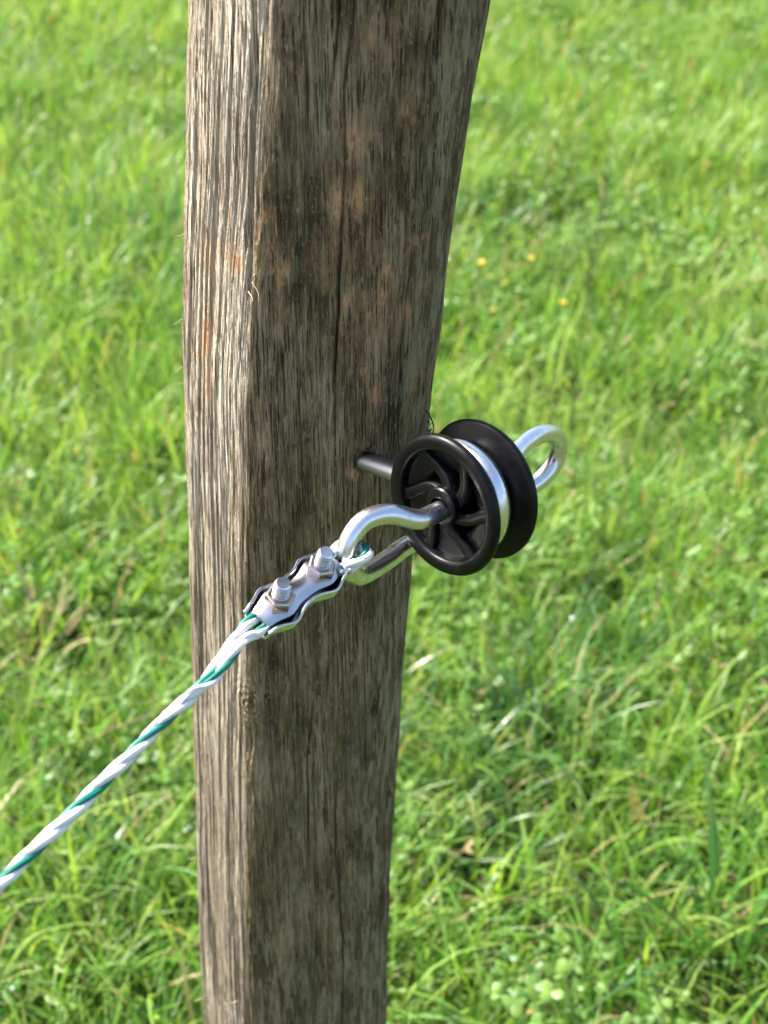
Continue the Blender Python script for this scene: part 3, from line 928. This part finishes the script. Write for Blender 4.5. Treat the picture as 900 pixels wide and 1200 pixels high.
# single plants that can be picked out
def build_tuft(x, y, seed, mat, n, lmin, lmax, wmin, wmax, lean, bend, label, group=None, name='grass_tuft'):
    rs = random.Random(seed)
    z = float(gheight(np.array([x]), np.array([y]))[0])
    root = empty(name, (x, y, z))
    tag(root, label, 'grass tuft', group)
    for b in range(n):
        o = clump_mesh('blade', seed * 50 + b, mat, 1, 0.018, lmin, lmax, wmin, wmax, lean, bend, 0.0, 8)
        o.rotation_euler = (0, 0, rs.uniform(0, 6.283))
        link(o, root)
    return root

build_tuft(0.335, 0.94, 3, SEDGE, 16, .15, .27, .007, .0105, .36, .5, 'tuft of long broad blue-green blades rising over the clover')
build_tuft(0.245, 0.93, 4, SEDGE, 9, .08, .16, .005, .008, .6, .6, 'small sprawling tuft of broad blades beside the long blue-green tuft')
build_tuft(-0.30, 0.96, 8, SEDGE, 15, .10, .20, .006, .010, .55, .7, 'sprawling tuft of broad blades in the grass below the rope')
build_tuft(-0.175, 0.90, 9, GRASS, 16, .08, .16, .005, .009, .6, .7, 'short bright green tuft close to the foot of the post')
build_tuft(0.11, 1.02, 12, GRASS, 16, .09, .17, .005, .009, .5, .7, 'bright green tuft between the post and the blue-green tufts')
build_tuft(0.27, 1.34, 10, SEDGE, 20, .10, .20, .005, .009, .45, .7, 'mid green tuft rising behind the long blue-green tuft')
build_tuft(0.12, 1.55, 11, GRASS, 18, .10, .18, .005, .008, .5, .8, 'fresh green tuft seen past the post just under the reel')
build_tuft(-0.43, 1.62, 5, SEDGE, 24, .10, .19, .004, .007, .4, .9, 'dense dark green grass tuft near the dry tan leaf')
build_tuft(0.62, 2.10, 6, SEDGE, 30, .12, .22, .004, .007, .45, .9, 'dense dark grass tuft standing alone to the side of the buttercups')
build_tuft(-0.61, 2.75, 7, SEDGE, 34, .12, .24, .004, .007, .4, .9, 'far dark grass tuft with arching blades on the open turf')

def build_flower(x, y, h, seed, size, label):
    rs = random.Random(seed)
    z = float(gheight(np.array([x]), np.array([y]))[0])
    root = empty('buttercup', (x, y, z))
    tag(root, label, 'flower', 'yellow buttercups in the grass')
    top = Vector((x + rs.uniform(-.01, .01), y + rs.uniform(-.01, .01), z + h))
    m = MB(); m.add(*tube(catmull([Vector((x, y, z - .005)), Vector((x + .004, y, z + h * .5)), top], 6), .0008, 6)); m.build('stem', STEM, root)
    for k in range(5):
        a = k * 2 * math.pi / 5 + rs.random()
        d = Vector((math.cos(a), math.sin(a), 0)); s = Vector((-d.y, d.x, 0))
        vv, ff = [], []
        for t, w in ((0, .15), (.35, .7), (.7, 1), (1, .6)):
            c = top + d * (.0105 * size * t) + Vector((0, 0, .006 * size * t * t))
            for q in (-1, 0, 1): vv.append(c + s * (.0055 * size * w * q) + Vector((0, 0, .0012 * abs(q))))
        for i in range(3):
            for q in (0, 1): ff.append((i * 3 + q, i * 3 + q + 1, i * 3 + q + 4, i * 3 + q + 3))
        mesh_obj('petal', vv, ff, PETAL, root)
    v, f = lathe([(0, .004), (.0022, .0034), (.003, .0015), (.0028, 0)], Vector((1, 0, 0)), Vector((0, 1, 0)), Vector((0, 0, 1)), top, 10)
    mesh_obj('flower_centre', v, f, PETAL, root)
for i, (x, y, h) in enumerate([(.162, 2.37, .115), (.267, 2.39, .11), (.289, 2.22, .11), (.176, 2.21, .10), (.206, 2.31, .10)]):
    build_flower(x, y, h, i + 20, (.62, .5, .66, .42, .36)[i], 'small yellow buttercup flower on a thin stem in the grass')

build_tuft(-.43, 1.40, 14, STRAW, 30, .09, .15, .005, .009, .55, .6, 'drooping tuft of pale dry straw blades beside a dark green tuft')

def build_stalk(name, pts, r, mat, label, cat, heads=0):
    p = catmull([Vector(q) for q in pts], 8)
    root = empty(name, pts[0]); tag(root, label, cat)
    m = MB(); m.add(*tube(p, lambda u: r * (1 - .6 * u), 6)); m.build('stem', mat, root)
    rs = random.Random(5)
    for k in range(heads):
        q = p[-1].lerp(p[-10], rs.random() ** .8)
        d = Vector((rs.uniform(-1, 1), rs.uniform(-1, 1), rs.uniform(.2, 1))).normalized()
        m = MB(); m.add(*tube([q, q + d * .006, q + d * .012], lambda u: .0012 * (1 - abs(u - .5) * 1.2), 6)); m.build('seed', mat, root)
build_stalk('brown_grass_stalk', [(.285, 1.92, 0), (.287, 1.925, .14), (.297, 1.93, .28), (.312, 1.94, .42)], .0016, DARKSTALK, 'tall thin brown grass stalk with seeds, standing above the turf', 'stalk', 26)
build_stalk('straw_stalk', [(-.36, 1.15, .03), (-.33, 1.18, .06), (-.28, 1.20, .075), (-.235, 1.23, .07)], .0016, STRAW, 'short pale dry straw lying bent across the grass by the rope', 'straw')
build_stalk('forked_twig', [(-.335, 1.42, .03), (-.33, 1.425, .07), (-.315, 1.43, .11), (-.30, 1.44, .13)], .0016, STRAW, 'thin upright dry brown twig in the grass behind the rope', 'twig', 5)
